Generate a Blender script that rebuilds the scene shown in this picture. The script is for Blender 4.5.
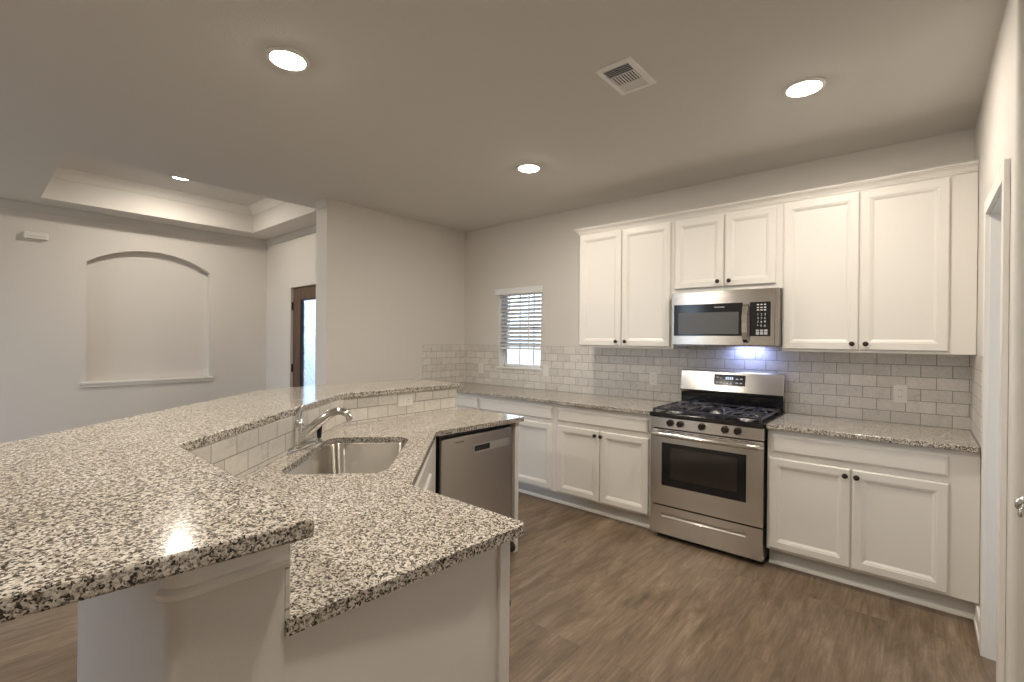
import bpy, bmesh, math, random
from mathutils import Vector, Matrix

random.seed(7)
scene = bpy.context.scene
COL = scene.collection
for o in list(bpy.data.objects):
    bpy.data.objects.remove(o)

# ------------------------------------------------------------------ camera
CAM = (4.1804, -3.9744, 1.4353)
YAW, PITCH, ROLL, FPX = 40.6742, -0.1561, 0.4942, 471.99
def camera():
    y, t, r = (math.radians(a) for a in (YAW, PITCH, ROLL))
    f = Vector((-math.sin(y)*math.cos(t), math.cos(y)*math.cos(t), math.sin(t)))
    rt = Vector((math.cos(y), math.sin(y), 0))
    up = rt.cross(f)
    r2 = math.cos(r)*rt + math.sin(r)*up
    u2 = -math.sin(r)*rt + math.cos(r)*up
    cd = bpy.data.cameras.new('camera')
    cd.sensor_fit = 'HORIZONTAL'; cd.sensor_width = 36.0
    cd.lens = FPX/1024*36.0
    cd.clip_start = 0.02; cd.clip_end = 200
    co = bpy.data.objects.new('camera', cd)
    m = Matrix((r2, u2, -f)).transposed().to_4x4()
    m.translation = Vector(CAM)
    co.matrix_world = m
    COL.objects.link(co)
    scene.camera = co
camera()

# ------------------------------------------------------------------ exposure, world, lamps
scene.view_settings.view_transform = 'Standard'
scene.view_settings.look = 'None'
scene.view_settings.gamma = 1.0
scene.view_settings.use_curve_mapping = False
scene.view_settings.exposure = 0.50
scene.cycles.use_denoising = True
scene.cycles.max_bounces = 10
scene.cycles.diffuse_bounces = 6
scene.cycles.glossy_bounces = 5
scene.cycles.transmission_bounces = 6
scene.cycles.sample_clamp_indirect = 6.0
scene.cycles.caustics_reflective = False
scene.cycles.caustics_refractive = False

SKY_STRENGTH = 3.3
CAN_POWER = 7.6
CAN_COLOR = (1.0, 0.905, 0.79)
def world():
    w = bpy.data.worlds.new('sky'); scene.world = w
    w.use_nodes = True
    nt = w.node_tree; nt.nodes.clear()
    out = nt.nodes.new('ShaderNodeOutputWorld')
    bg = nt.nodes.new('ShaderNodeBackground')
    tc = nt.nodes.new('ShaderNodeTexCoord')
    sp = nt.nodes.new('ShaderNodeSeparateXYZ')
    mr = nt.nodes.new('ShaderNodeMapRange')
    mr.inputs['From Min'].default_value = -0.4; mr.inputs['From Max'].default_value = 0.8
    cr = nt.nodes.new('ShaderNodeValToRGB')
    cr.color_ramp.elements[0].position = 0.28; cr.color_ramp.elements[0].color = (0.26, 0.27, 0.26, 1)
    cr.color_ramp.elements[1].position = 1.0; cr.color_ramp.elements[1].color = (0.45, 0.66, 1.0, 1)
    e = cr.color_ramp.elements.new(0.36); e.color = (0.66, 0.81, 1.0, 1)
    nt.links.new(tc.outputs['Generated'], sp.inputs[0])
    nt.links.new(sp.outputs['Z'], mr.inputs['Value'])
    nt.links.new(mr.outputs[0], cr.inputs[0])
    nt.links.new(cr.outputs[0], bg.inputs['Color'])
    bg.inputs['Strength'].default_value = SKY_STRENGTH
    nt.links.new(bg.outputs[0], out.inputs['Surface'])
world()

# ------------------------------------------------------------------ materials
MATS = {}
def nodemat(name):
    m = bpy.data.materials.new(name); m.use_nodes = True
    nt = m.node_tree
    return m, nt, nt.nodes['Principled BSDF']
def N(nt, t, **kw):
    n = nt.nodes.new(t)
    for k, v in kw.items():
        if k in n.inputs: n.inputs[k].default_value = v
        else: setattr(n, k, v)
    return n
def ramp(nt, stops):
    n = nt.nodes.new('ShaderNodeValToRGB'); cr = n.color_ramp
    cr.elements[0].position, cr.elements[0].color = stops[0][0], (*stops[0][1], 1)
    cr.elements[1].position, cr.elements[1].color = stops[-1][0], (*stops[-1][1], 1)
    for p, c in stops[1:-1]:
        cr.elements.new(p).color = (*c, 1)
    return n
def add_bump(nt, b, src, strength, dist):
    bp = N(nt, 'ShaderNodeBump'); bp.inputs['Strength'].default_value = strength
    bp.inputs['Distance'].default_value = dist
    nt.links.new(src, bp.inputs['Height']); nt.links.new(bp.outputs[0], b.inputs['Normal'])
def simple(name, col, rough=0.5, metal=0.0, bump=None, spec=None):
    m, nt, b = nodemat(name)
    b.inputs['Base Color'].default_value = (*col, 1)
    b.inputs['Roughness'].default_value = rough
    b.inputs['Metallic'].default_value = metal
    if spec is not None: b.inputs['Specular IOR Level'].default_value = spec
    tc = N(nt, 'ShaderNodeTexCoord')
    if bump:
        sc, st, ds = bump
        nz = N(nt, 'ShaderNodeTexNoise', Scale=sc, Detail=3.0)
        nt.links.new(tc.outputs['Object'], nz.inputs['Vector'])
        add_bump(nt, b, nz.outputs['Fac'], st, ds)
    else:
        nz = N(nt, 'ShaderNodeTexNoise', Scale=9.0, Detail=2.0)
        nt.links.new(tc.outputs['Object'], nz.inputs['Vector'])
        mr = N(nt, 'ShaderNodeMapRange'); mr.inputs['To Min'].default_value = max(0.02, rough-0.03); mr.inputs['To Max'].default_value = rough+0.03
        nt.links.new(nz.outputs['Fac'], mr.inputs['Value']); nt.links.new(mr.outputs[0], b.inputs['Roughness'])
    MATS[name] = m
    return m
WALLP = simple('wall_paint', (0.70, 0.672, 0.632), 0.75, bump=(170.0, 0.10, 0.004))
CEILP = simple('ceiling_paint', (0.68, 0.66, 0.63), 0.9, bump=(120.0, 0.14, 0.005))
TRIMW = simple('white_trim_paint', (0.82, 0.80, 0.76), 0.4)
CABW = simple('white_cabinet_paint', (0.765, 0.742, 0.70), 0.36)
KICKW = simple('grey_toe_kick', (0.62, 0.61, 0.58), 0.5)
BRONZE = simple('dark_bronze', (0.055, 0.042, 0.035), 0.34, 0.8)
BLACKG = simple('black_gloss', (0.012, 0.012, 0.014), 0.10)
BLACKM = simple('black_matte', (0.018, 0.018, 0.020), 0.45)
IRON = simple('cast_iron', (0.045, 0.045, 0.055), 0.36, bump=(300.0, 0.2, 0.001))
ALU = simple('burner_aluminium', (0.55, 0.55, 0.57), 0.3, 1.0)
CHROME = simple('chrome', (0.70, 0.69, 0.67), 0.09, 1.0)
PLASTW = simple('white_plastic', (0.80, 0.78, 0.73), 0.35)
DARKGAP = simple('dark_gap', (0.02, 0.02, 0.02), 0.8)
VENTW = simple('vent_enamel', (0.86, 0.85, 0.84), 0.45)
VINYLW = simple('white_vinyl', (0.85, 0.86, 0.86), 0.35)
PRINT = simple('pale_print', (0.62, 0.64, 0.66), 0.5)
LOGO = simple('dark_print', (0.10, 0.09, 0.085), 0.5)
WOOD = None
def emission(name, col, strength):
    m = bpy.data.materials.new(name); m.use_nodes = True
    nt = m.node_tree; nt.nodes.clear()
    o = nt.nodes.new('ShaderNodeOutputMaterial'); e = nt.nodes.new('ShaderNodeEmission')
    e.inputs['Color'].default_value = (*col, 1); e.inputs['Strength'].default_value = strength
    nt.links.new(e.outputs[0], o.inputs['Surface'])
    return m
LENS = emission('lamp_lens_glow', (1.0, 0.90, 0.76), 110.0)
LED_LENS = emission('led_lens_glow', (0.62, 0.70, 1.0), 6.0)
LED_TEXT = emission('display_glow', (0.62, 0.74, 1.0), 0.9)

def brushed(name, col, rough, axis=0, strength=0.012):
    m, nt, b = nodemat(name)
    b.inputs['Base Color'].default_value = (*col, 1)
    b.inputs['Metallic'].default_value = 1.0
    tc = N(nt, 'ShaderNodeTexCoord'); mp = N(nt, 'ShaderNodeMapping')
    s = [40.0, 40.0, 40.0]; s[axis] = 1.5
    mp.inputs['Scale'].default_value = s
    nz = N(nt, 'ShaderNodeTexNoise', Scale=1.0, Detail=1.0)
    nt.links.new(tc.outputs['Object'], mp.inputs[0]); nt.links.new(mp.outputs[0], nz.inputs['Vector'])
    mr = N(nt, 'ShaderNodeMapRange'); mr.inputs['To Min'].default_value = rough-0.015; mr.inputs['To Max'].default_value = rough+0.015
    nt.links.new(nz.outputs['Fac'], mr.inputs['Value']); nt.links.new(mr.outputs[0], b.inputs['Roughness'])
    b.inputs['Anisotropic'].default_value = 0.86
    b.inputs['Anisotropic Rotation'].default_value = 0.25      # brushed sideways: highlights stretch up and down
    tg = N(nt, 'ShaderNodeTangent', direction_type='RADIAL', axis='Z')
    nt.links.new(tg.outputs[0], b.inputs['Tangent'])
    MATS[name] = m
    return m
STEEL = brushed('brushed_steel', (0.66, 0.635, 0.60), 0.235, 0)
STEELV = brushed('brushed_steel_dishwasher', (0.58, 0.55, 0.51), 0.36, 1)
SINKM = brushed('sink_steel', (0.47, 0.44, 0.395), 0.30, 2, 0.01)

def granite_mat():
    m, nt, b = nodemat('speckled_granite')
    tc = N(nt, 'ShaderNodeTexCoord')
    co = tc.outputs['Object']
    nd = N(nt, 'ShaderNodeTexNoise', Scale=120.0, Detail=2.0)
    nt.links.new(co, nd.inputs['Vector'])
    mixv = N(nt, 'ShaderNodeMix', data_type='VECTOR'); mixv.inputs[0].default_value = 0.012
    nt.links.new(co, mixv.inputs[4]); nt.links.new(nd.outputs['Color'], mixv.inputs[5])
    v1 = N(nt, 'ShaderNodeTexVoronoi', Scale=270.0); nt.links.new(mixv.outputs[1], v1.inputs['Vector'])
    sep = N(nt, 'ShaderNodeSeparateColor'); nt.links.new(v1.outputs['Color'], sep.inputs[0])
    r1 = ramp(nt, [(0.0, (0.035, 0.031, 0.028)), (0.17, (0.06, 0.053, 0.047)), (0.21, (0.19, 0.168, 0.145)), (0.34, (0.36, 0.32, 0.275)),
                   (0.40, (0.56, 0.52, 0.46)), (0.75, (0.70, 0.665, 0.605)), (1.0, (0.82, 0.79, 0.74))])
    nt.links.new(sep.outputs[0], r1.inputs[0])
    n2 = N(nt, 'ShaderNodeTexNoise', Scale=95.0, Detail=6.0, Roughness=0.7); nt.links.new(co, n2.inputs['Vector'])
    r2 = ramp(nt, [(0.36, (0.10, 0.09, 0.08)), (0.42, (0.20, 0.18, 0.16)), (0.455, (0.72, 0.69, 0.65)), (0.52, (1, 1, 1)), (1.0, (1, 1, 1))])
    nt.links.new(n2.outputs['Fac'], r2.inputs[0])
    mul = N(nt, 'ShaderNodeMix', data_type='RGBA', blend_type='MULTIPLY'); mul.inputs[0].default_value = 0.85
    nt.links.new(r1.outputs[0], mul.inputs[6]); nt.links.new(r2.outputs[0], mul.inputs[7])
    n3 = N(nt, 'ShaderNodeTexNoise', Scale=9.0, Detail=3.0); nt.links.new(co, n3.inputs['Vector'])
    r3 = ramp(nt, [(0.3, (0.86, 0.84, 0.80)), (0.7, (1.0, 1.0, 1.0))]); nt.links.new(n3.outputs['Fac'], r3.inputs[0])
    mul2 = N(nt, 'ShaderNodeMix', data_type='RGBA', blend_type='MULTIPLY'); mul2.inputs[0].default_value = 1.0
    nt.links.new(mul.outputs[2], mul2.inputs[6]); nt.links.new(r3.outputs[0], mul2.inputs[7])
    nt.links.new(mul2.outputs[2], b.inputs['Base Color'])
    b.inputs['Roughness'].default_value = 0.13
    b.inputs['Specular IOR Level'].default_value = 0.5
    return m
GRANITE = granite_mat()

def tile_mat():
    m, nt, b = nodemat('marble_subway_tile')
    uv = N(nt, 'ShaderNodeUVMap'); uv.uv_map = 'UVMap'
    br = N(nt, 'ShaderNodeTexBrick'); br.offset = 0.5; br.offset_frequency = 2; br.squash = 1.0
    br.inputs['Scale'].default_value = 1.0
    br.inputs['Brick Width'].default_value = 0.148; br.inputs['Row Height'].default_value = 0.07635
    br.inputs['Mortar Size'].default_value = 0.0021; br.inputs['Mortar Smooth'].default_value = 0.15
    br.inputs['Bias'].default_value = 0.0
    br.inputs['Color1'].default_value = (0.665, 0.64, 0.595, 1); br.inputs['Color2'].default_value = (0.76, 0.735, 0.69, 1)
    br.inputs['Mortar'].default_value = (0.31, 0.295, 0.27, 1)
    nt.links.new(uv.outputs[0], br.inputs['Vector'])
    n1 = N(nt, 'ShaderNodeTexNoise', Scale=11.0, Detail=6.0, Roughness=0.62, Distortion=1.2)
    nt.links.new(uv.outputs[0], n1.inputs['Vector'])
    r1 = ramp(nt, [(0.34, (0.80, 0.79, 0.78)), (0.46, (0.99, 0.985, 0.98)), (0.50, (0.87, 0.865, 0.86)), (0.56, (1.0, 0.995, 0.985)), (0.8, (0.92, 0.91, 0.90))])
    nt.links.new(n1.outputs['Fac'], r1.inputs[0])
    mul = N(nt, 'ShaderNodeMix', data_type='RGBA', blend_type='MULTIPLY'); mul.inputs[0].default_value = 0.9
    nt.links.new(br.outputs['Color'], mul.inputs[6]); nt.links.new(r1.outputs[0], mul.inputs[7])
    nt.links.new(mul.outputs[2], b.inputs['Base Color'])
    b.inputs['Roughness'].default_value = 0.28
    inv = N(nt, 'ShaderNodeMath', operation='SUBTRACT'); inv.inputs[0].default_value = 1.0
    nt.links.new(br.outputs['Fac'], inv.inputs[1])
    add_bump(nt, b, inv.outputs[0], 0.6, 0.0025)
    return m
TILE = tile_mat()

def floor_mat():
    m, nt, b = nodemat('vinyl_plank')
    tc = N(nt, 'ShaderNodeTexCoord')
    mp = N(nt, 'ShaderNodeMapping'); mp.inputs['Rotation'].default_value = (0, 0, math.radians(90))
    nt.links.new(tc.outputs['Object'], mp.inputs[0])
    br = N(nt, 'ShaderNodeTexBrick'); br.offset = 0.37; br.offset_frequency = 3
    br.inputs['Scale'].default_value = 1.0
    br.inputs['Brick Width'].default_value = 1.22; br.inputs['Row Height'].default_value = 0.18
    br.inputs['Mortar Size'].default_value = 0.0007; br.inputs['Mortar Smooth'].default_value = 0.3
    br.inputs['Color1'].default_value = (0.0, 0.0, 0.0, 1); br.inputs['Color2'].default_value = (1, 1, 1, 1)
    br.inputs['Mortar'].default_value = (0.5, 0.5, 0.5, 1)
    nt.links.new(mp.outputs[0], br.inputs['Vector'])
    # grain, shifted per plank
    add = N(nt, 'ShaderNodeVectorMath', operation='MULTIPLY_ADD')
    add.inputs[1].default_value = (7.0, 3.0, 0.0)
    nt.links.new(br.outputs['Color'], add.inputs[0]); nt.links.new(mp.outputs[0], add.inputs[2])
    st = N(nt, 'ShaderNodeMapping'); st.inputs['Scale'].default_value = (1.0, 5.5, 1.0)
    nt.links.new(add.outputs[0], st.inputs[0])
    n1 = N(nt, 'ShaderNodeTexNoise', Scale=2.2, Detail=10.0, Roughness=0.72, Distortion=0.5); nt.links.new(st.outputs[0], n1.inputs['Vector'])
    r1 = ramp(nt, [(0.28, (0.083, 0.055, 0.033)), (0.42, (0.158, 0.112, 0.072)), (0.54, (0.218, 0.160, 0.108)), (0.70, (0.325, 0.258, 0.19))])
    nt.links.new(n1.outputs['Fac'], r1.inputs[0])
    r2 = ramp(nt, [(0.0, (0.84, 0.82, 0.80)), (0.5, (0.97, 0.97, 0.97)), (1.0, (1.14, 1.14, 1.14))]); nt.links.new(br.outputs['Color'], r2.inputs[0])
    mul = N(nt, 'ShaderNodeMix', data_type='RGBA', blend_type='MULTIPLY'); mul.inputs[0].default_value = 1.0
    nt.links.new(r1.outputs[0], mul.inputs[6]); nt.links.new(r2.outputs[0], mul.inputs[7])
    st2 = N(nt, 'ShaderNodeMapping'); st2.inputs['Scale'].default_value = (3.0, 60.0, 1.0); nt.links.new(add.outputs[0], st2.inputs[0])
    n2 = N(nt, 'ShaderNodeTexNoise', Scale=1.5, Detail=3.0); nt.links.new(st2.outputs[0], n2.inputs['Vector'])
    r3 = ramp(nt, [(0.3, (0.78, 0.77, 0.76)), (0.62, (1.04, 1.04, 1.04))]); nt.links.new(n2.outputs['Fac'], r3.inputs[0])
    mul2 = N(nt, 'ShaderNodeMix', data_type='RGBA', blend_type='MULTIPLY'); mul2.inputs[0].default_value = 1.0
    nt.links.new(mul.outputs[2], mul2.inputs[6]); nt.links.new(r3.outputs[0], mul2.inputs[7])
    mm = N(nt, 'ShaderNodeMix', data_type='RGBA'); nt.links.new(br.outputs['Fac'], mm.inputs[0])
    nt.links.new(mul2.outputs[2], mm.inputs[6]); mm.inputs[7].default_value = (0.11, 0.085, 0.063, 1)
    nt.links.new(mm.outputs[2], b.inputs['Base Color'])
    b.inputs['Roughness'].default_value = 0.42
    add_bump(nt, b, n2.outputs['Fac'], 0.08, 0.002)
    return m
FLOORM = floor_mat()

def wood_mat():
    m, nt, b = nodemat('dark_stained_wood')
    tc = N(nt, 'ShaderNodeTexCoord'); mp = N(nt, 'ShaderNodeMapping'); mp.inputs['Scale'].default_value = (14, 14, 1.2)
    nt.links.new(tc.outputs['Object'], mp.inputs[0])
    nz = N(nt, 'ShaderNodeTexNoise', Scale=3.0, Detail=5.0); nt.links.new(mp.outputs[0], nz.inputs['Vector'])
    r = ramp(nt, [(0.3, (0.075, 0.042, 0.026)), (0.7, (0.15, 0.09, 0.058))]); nt.links.new(nz.outputs['Fac'], r.inputs[0])
    nt.links.new(r.outputs[0], b.inputs['Base Color']); b.inputs['Roughness'].default_value = 0.42
    return m
WOOD = wood_mat()

def glass_mat(name, rough, col, bump=None):
    m, nt, b = nodemat(name)
    b.inputs['Base Color'].default_value = (*col, 1); b.inputs['Roughness'].default_value = rough
    b.inputs['Transmission Weight'].default_value = 1.0; b.inputs['IOR'].default_value = 1.45
    if bump:
        tc = N(nt, 'ShaderNodeTexCoord'); nz = N(nt, 'ShaderNodeTexNoise', Scale=bump, Detail=3.0)
        nt.links.new(tc.outputs['Object'], nz.inputs['Vector']); add_bump(nt, b, nz.outputs['Fac'], 0.5, 0.01)
    return m
PANE = glass_mat('window_pane_glass', 0.0, (0.95, 0.98, 1.0))
FROST = glass_mat('textured_door_glass', 0.22, (0.60, 0.73, 0.88), 14.0)
OVENG = simple('dark_oven_glass', (0.035, 0.030, 0.026), 0.06)
MWGLASS = simple('microwave_door_screen', (0.10, 0.10, 0.10), 0.22)
SLATM = None
def slat_mat():
    m, nt, b = nodemat('white_blind_slat')
    b.inputs['Base Color'].default_value = (0.86, 0.87, 0.88, 1); b.inputs['Roughness'].default_value = 0.4
    b.inputs['Subsurface Weight'].default_value = 0.0
    tr = N(nt, 'ShaderNodeBsdfTranslucent'); tr.inputs['Color'].default_value = (0.93, 0.95, 0.98, 1)
    mx = N(nt, 'ShaderNodeMixShader'); mx.inputs[0].default_value = 0.5
    out = nt.nodes['Material Output']
    nt.links.new(b.outputs[0], mx.inputs[1]); nt.links.new(tr.outputs[0], mx.inputs[2]); nt.links.new(mx.outputs[0], out.inputs['Surface'])
    return m
SLATM = slat_mat()

# ------------------------------------------------------------------ mesh builder
class MB:
    """collects shapes and links them as one mesh object"""
    def __init__(self, M=None):
        self.bm = bmesh.new(); self.M = M or Matrix.Identity(4)
        self.uvl = None
    def v(self, p): return self.bm.verts.new(self.M @ Vector(p))
    def face(self, pts):
        return self.bm.faces.new([self.v(p) for p in pts])
    def box(self, x0, x1, y0, y1, z0, z1):
        x0, x1 = sorted((x0, x1)); y0, y1 = sorted((y0, y1)); z0, z1 = sorted((z0, z1))
        c = [self.v(p) for p in ((x0,y0,z0),(x1,y0,z0),(x1,y1,z0),(x0,y1,z0),(x0,y0,z1),(x1,y0,z1),(x1,y1,z1),(x0,y1,z1))]
        for f in ((0,3,2,1),(4,5,6,7),(0,1,5,4),(1,2,6,5),(2,3,7,6),(3,0,4,7)):
            self.bm.faces.new([c[i] for i in f])
        return self
    def prism(self, poly, z0, z1, holes=()):
        loops = [list(poly)] + [list(h) for h in holes]
        rings = []
        for z in (z0, z1):
            edges = []; rr = []
            for lp in loops:
                vs = [self.v((x, y, z)) for x, y in lp]; rr.append(vs)
                for i in range(len(vs)):
                    edges.append(self.bm.edges.new((vs[i], vs[(i+1) % len(vs)])))
            rings.append(rr)
            if holes:
                bmesh.ops.triangle_fill(self.bm, edges=edges, use_beauty=True)
            else:
                self.bm.faces.new(rr[0] if z == z1 else rr[0][::-1])
        for a, b in zip(rings[0], rings[1]):
            n = len(a)
            for i in range(n):
                self.bm.faces.new((a[i], a[(i+1) % n], b[(i+1) % n], b[i]))
        return self
    def loft(self, rings, cap=True, closed=True):
        R = [[self.v(p) for p in r] for r in rings]
        n = len(R[0])
        for a, b in zip(R, R[1:]):
            for i in range(n if closed else n-1):
                self.bm.faces.new((a[i], a[(i+1) % n], b[(i+1) % n], b[i]))
        if cap:
            self.bm.faces.new(R[0][::-1]); self.bm.faces.new(R[-1])
        return self
    def tube(self, pts, rad, n=12, squash=1.0):
        pts = [Vector(p) for p in pts]
        rads = rad if isinstance(rad, (list, tuple)) else [rad]*len(pts)
        rings = []; prev = None
        for i, p in enumerate(pts):
            t = (pts[min(i+1, len(pts)-1)] - pts[max(i-1, 0)]).normalized()
            if prev is None:
                a = Vector((0, 0, 1)) if abs(t.z) < 0.9 else Vector((1, 0, 0))
                u = t.cross(a).normalized()
            else:
                u = (prev - t*prev.dot(t)).normalized()
            prev = u; w = t.cross(u)
            rings.append([p + rads[i]*(math.cos(2*math.pi*k/n)*u + squash*math.sin(2*math.pi*k/n)*w) for k in range(n)])
        return self.loft(rings)
    def lathe(self, prof, o, axis=(0, 0, 1), n=20):
        ax = Vector(axis).normalized()
        a = Vector((1, 0, 0)) if abs(ax.x) < 0.9 else Vector((0, 1, 0))
        u = ax.cross(a).normalized(); w = ax.cross(u); o = Vector(o)
        rings = [[o + ax*h + max(r, 1e-4)*(math.cos(2*math.pi*k/n)*u + math.sin(2*math.pi*k/n)*w) for k in range(n)] for r, h in prof]
        return self.loft(rings)
    def build(self, name, mat, parent=None, bevel=0.0, seg=2, smooth=False, uv=None):
        bm = self.bm
        bmesh.ops.remove_doubles(bm, verts=bm.verts[:], dist=1e-5)
        bmesh.ops.recalc_face_normals(bm, faces=bm.faces[:])
        if uv:
            l = bm.loops.layers.uv.new('UVMap')
            for f in bm.faces:
                for lp in f.loops: lp[l].uv = uv(lp.vert.co)
        off = Vector((0, 0, 0)); p = parent
        while p is not None:
            off += p.location; p = p.parent
        if parent is None:
            zs = [v.co for v in bm.verts]
            c = Vector(((min(a.x for a in zs)+max(a.x for a in zs))/2, (min(a.y for a in zs)+max(a.y for a in zs))/2, min(a.z for a in zs)))
            self_loc = c
        else:
            self_loc = Vector((0, 0, 0))
        for v in bm.verts: v.co -= off + self_loc
        me = bpy.data.meshes.new(name); bm.to_mesh(me); bm.free()
        me.materials.append(mat)
        if smooth:
            for pl in me.polygons: pl.use_smooth = True
        ob = bpy.data.objects.new(name, me); COL.objects.link(ob)
        ob.location = self_loc
        ob.parent = parent
        if bevel:
            md = ob.modifiers.new('bevel', 'BEVEL'); md.width = bevel; md.segments = seg
            md.limit_method = 'ANGLE'; md.angle_limit = math.radians(40)
            md.harden_normals = False
        if smooth:
            md = ob.modifiers.new('split', 'EDGE_SPLIT'); md.split_angle = math.radians(38)
        return ob
def thing(name, label, cat, loc, group=None):
    o = bpy.data.objects.new(name, None); COL.objects.link(o)
    o.empty_display_size = 0.1
    o.location = loc; o['label'] = label; o['category'] = cat
    if group: o['group'] = group
    return o
def tag(o, label, cat, group=None):
    o['label'] = label; o['category'] = cat
    if group: o['group'] = group
    return o
def structure(o, label=None):
    o['kind'] = 'structure'
    if label: o['label'] = label; o['category'] = o.name.split('_')[0].split('.')[0]
    return o
def text(name, s, size, M, mat, parent, spacing=1.0, depth=0.0004, align='CENTER', line=1.0, stuff=False):
    cu = bpy.data.curves.new(name, 'FONT'); cu.body = s; cu.size = size; cu.extrude = depth
    cu.align_x = align; cu.align_y = 'CENTER'; cu.space_character = spacing; cu.space_line = line
    cu.materials.append(mat)
    o = bpy.data.objects.new(name, cu); COL.objects.link(o)
    off = Vector((0, 0, 0)); p = parent
    while p is not None:
        off += p.location; p = p.parent
    dg = bpy.context.evaluated_depsgraph_get(); dg.update()
    me = bpy.data.meshes.new_from_object(o.evaluated_get(dg))
    bpy.data.objects.remove(o); bpy.data.curves.remove(cu)
    m = M.copy(); m.translation = M.translation - off
    me.transform(m)
    me.name = name
    o = bpy.data.objects.new(name, me); COL.objects.link(o)
    o.parent = parent
    if stuff: o['kind'] = 'stuff'
    return o
RX90 = Matrix.Rotation(math.radians(90), 4, 'X')
def facing(ox, oy, oz, deg):
    """text / local frame standing upright; deg = rotation about z of a face that looks to -y"""
    return Matrix.Translation((ox, oy, oz)) @ Matrix.Rotation(math.radians(deg), 4, 'Z') @ RX90

# ------------------------------------------------------------------ dimensions
H = 2.737
W = 4.432
ENT = -1.319           # entry wall (front door) plane
NICHE = -2.451         # dining wall with the arched niche
STUB = -1.768          # end of the kitchen's left wall
SOUTH = -6.6
EAST = 5.7
TRX0, TRX1, TRY0, TRY1, TRZ = -2.10, -0.42, -3.505, -1.62, 3.04

MW = Matrix.Translation((W, 0, 0)) @ Matrix.Rotation(math.radians(-0.22), 4, 'Z') @ Matrix.Translation((-W, 0, 0))   # the right wall is not quite square to the range wall

# ------------------------------------------------------------------ setting
structure(MB().box(NICHE-0.5, EAST, SOUTH, 0.0, -0.06, 0.0).build('floor', FLOORM), 'brown grey wood plank floor running toward the range wall')
m = MB()
m.box(NICHE-0.5, TRX0, SOUTH-.1, 0.15, H, H+0.08).box(TRX1, EAST, SOUTH-.1, 0.15, H, H+0.08)
m.box(TRX0, TRX1, SOUTH-.1, TRY0, H, H+0.08).box(TRX0, TRX1, TRY1, 0.15, H, H+0.08)
m.box(TRX0-.06, TRX1+.06, TRY0-.06, TRY1+.06, TRZ, TRZ+0.08)
structure(m.build('ceiling', CEILP), 'taupe painted ceiling with a recessed tray over the dining area')
m = MB()
g = 0.05
e_ = .004
m.box(TRX0, TRX0+e_, TRY0, TRY1, H+.0005, TRZ).box(TRX1-e_, TRX1, TRY0, TRY1, H+.0005, TRZ)
m.box(TRX0+e_, TRX1-e_, TRY0, TRY0+e_, H+.0005, TRZ).box(TRX0+e_, TRX1-e_, TRY1-e_, TRY1, H+.0005, TRZ)
m.box(TRX0-g, TRX0, TRY0-g, TRY1+g, H+.081, TRZ).box(TRX1, TRX1+g, TRY0-g, TRY1+g, H+.081, TRZ)
m.box(TRX0, TRX1, TRY0-g, TRY0, H+.081, TRZ).box(TRX0, TRX1, TRY1, TRY1+g, H+.081, TRZ)
structure(m.build('wall_tray', WALLP), 'light painted sides of the recessed ceiling tray')
# crown moulding inside the tray
def crown_ring(x0, x1, y0, y1, zt, prof):
    """prof: (inset from side, drop from top)"""
    rings = []
    for ins, dr in prof:
        rings.append([(x0+ins, y0+ins, zt-dr), (x1-ins, y0+ins, zt-dr), (x1-ins, y1-ins, zt-dr), (x0+ins, y1-ins, zt-dr)])
    b = MB(); b.loft(rings + [rings[0]], cap=False)
    return b
structure(crown_ring(TRX0+.004, TRX1-.004, TRY0+.004, TRY1-.004, TRZ, [(0, 0), (0, .092), (.012, .088), (.018, .078), (.045, .045), (.075, .022), (.082, .01), (.085, 0)]).build('trim_1', TRIMW), 'white crown moulding round the top of the ceiling tray')

# range wall with a window opening
WX0, WX1, WZ0, WZ1 = 0.568, 1.168, 1.135, 1.985
T = 0.16
m = MB()
m.box(-0.2, WX0, 0, T, 0, H).box(WX1, W+0.12, 0, T, 0, H).box(WX0, WX1, 0, T, 0, WZ0-.02).box(WX0, WX1, 0, T, WZ1, H)
structure(m.build('wall_back', WALLP), 'taupe painted wall behind the range')
structure(MB().box(-0.205, 0, STUB, -0.0005, 0, H).build('wall_left', WALLP), 'short taupe wall between kitchen and front door')
# dining wall with the arched niche
NY0, NY1, NZ0, NSP, NAP, ND = -3.128, -1.988, 0.945, 2.222, 2.402, 0.095
m = MB()
def arch(n=24):
    c = (NY0+NY1)/2; hw = (NY1-NY0)/2; rise = NAP-NSP
    R = (hw*hw+rise*rise)/(2*rise); a = math.asin(hw/R)
    return [(c+R*math.sin(-a+2*a*i/n), NAP-R+R*math.cos(-a+2*a*i/n)) for i in range(n+1)]
A = arch()
m.face([(NICHE, SOUTH, 0), (NICHE, NY0, 0), (NICHE, NY0, H), (NICHE, SOUTH, H)])
m.face([(NICHE, NY1, 0), (NICHE, ENT, 0), (NICHE, ENT, H), (NICHE, NY1, H)])
m.face([(NICHE, NY0, 0), (NICHE, NY1, 0), (NICHE, NY1, NZ0), (NICHE, NY0, NZ0)])
for (y0, z0), (y1, z1) in zip(A, A[1:]):
    m.face([(NICHE, y0, z0), (NICHE, y1, z1), (NICHE, y1, H), (NICHE, y0, H)])
    m.face([(NICHE, y0, z0), (NICHE, y1, z1), (NICHE-ND, y1, z1), (NICHE-ND, y0, z0)])
m.face([(NICHE, NY0, NZ0), (NICHE-ND, NY0, NZ0), (NICHE-ND, NY0, NSP), (NICHE, NY0, NSP)])
m.face([(NICHE, NY1, NZ0), (NICHE-ND, NY1, NZ0), (NICHE-ND, NY1, NSP), (NICHE, NY1, NSP)])
m.face([(NICHE, NY0, NZ0), (NICHE, NY1, NZ0), (NICHE-ND, NY1, NZ0), (NICHE-ND, NY0, NZ0)])
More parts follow.
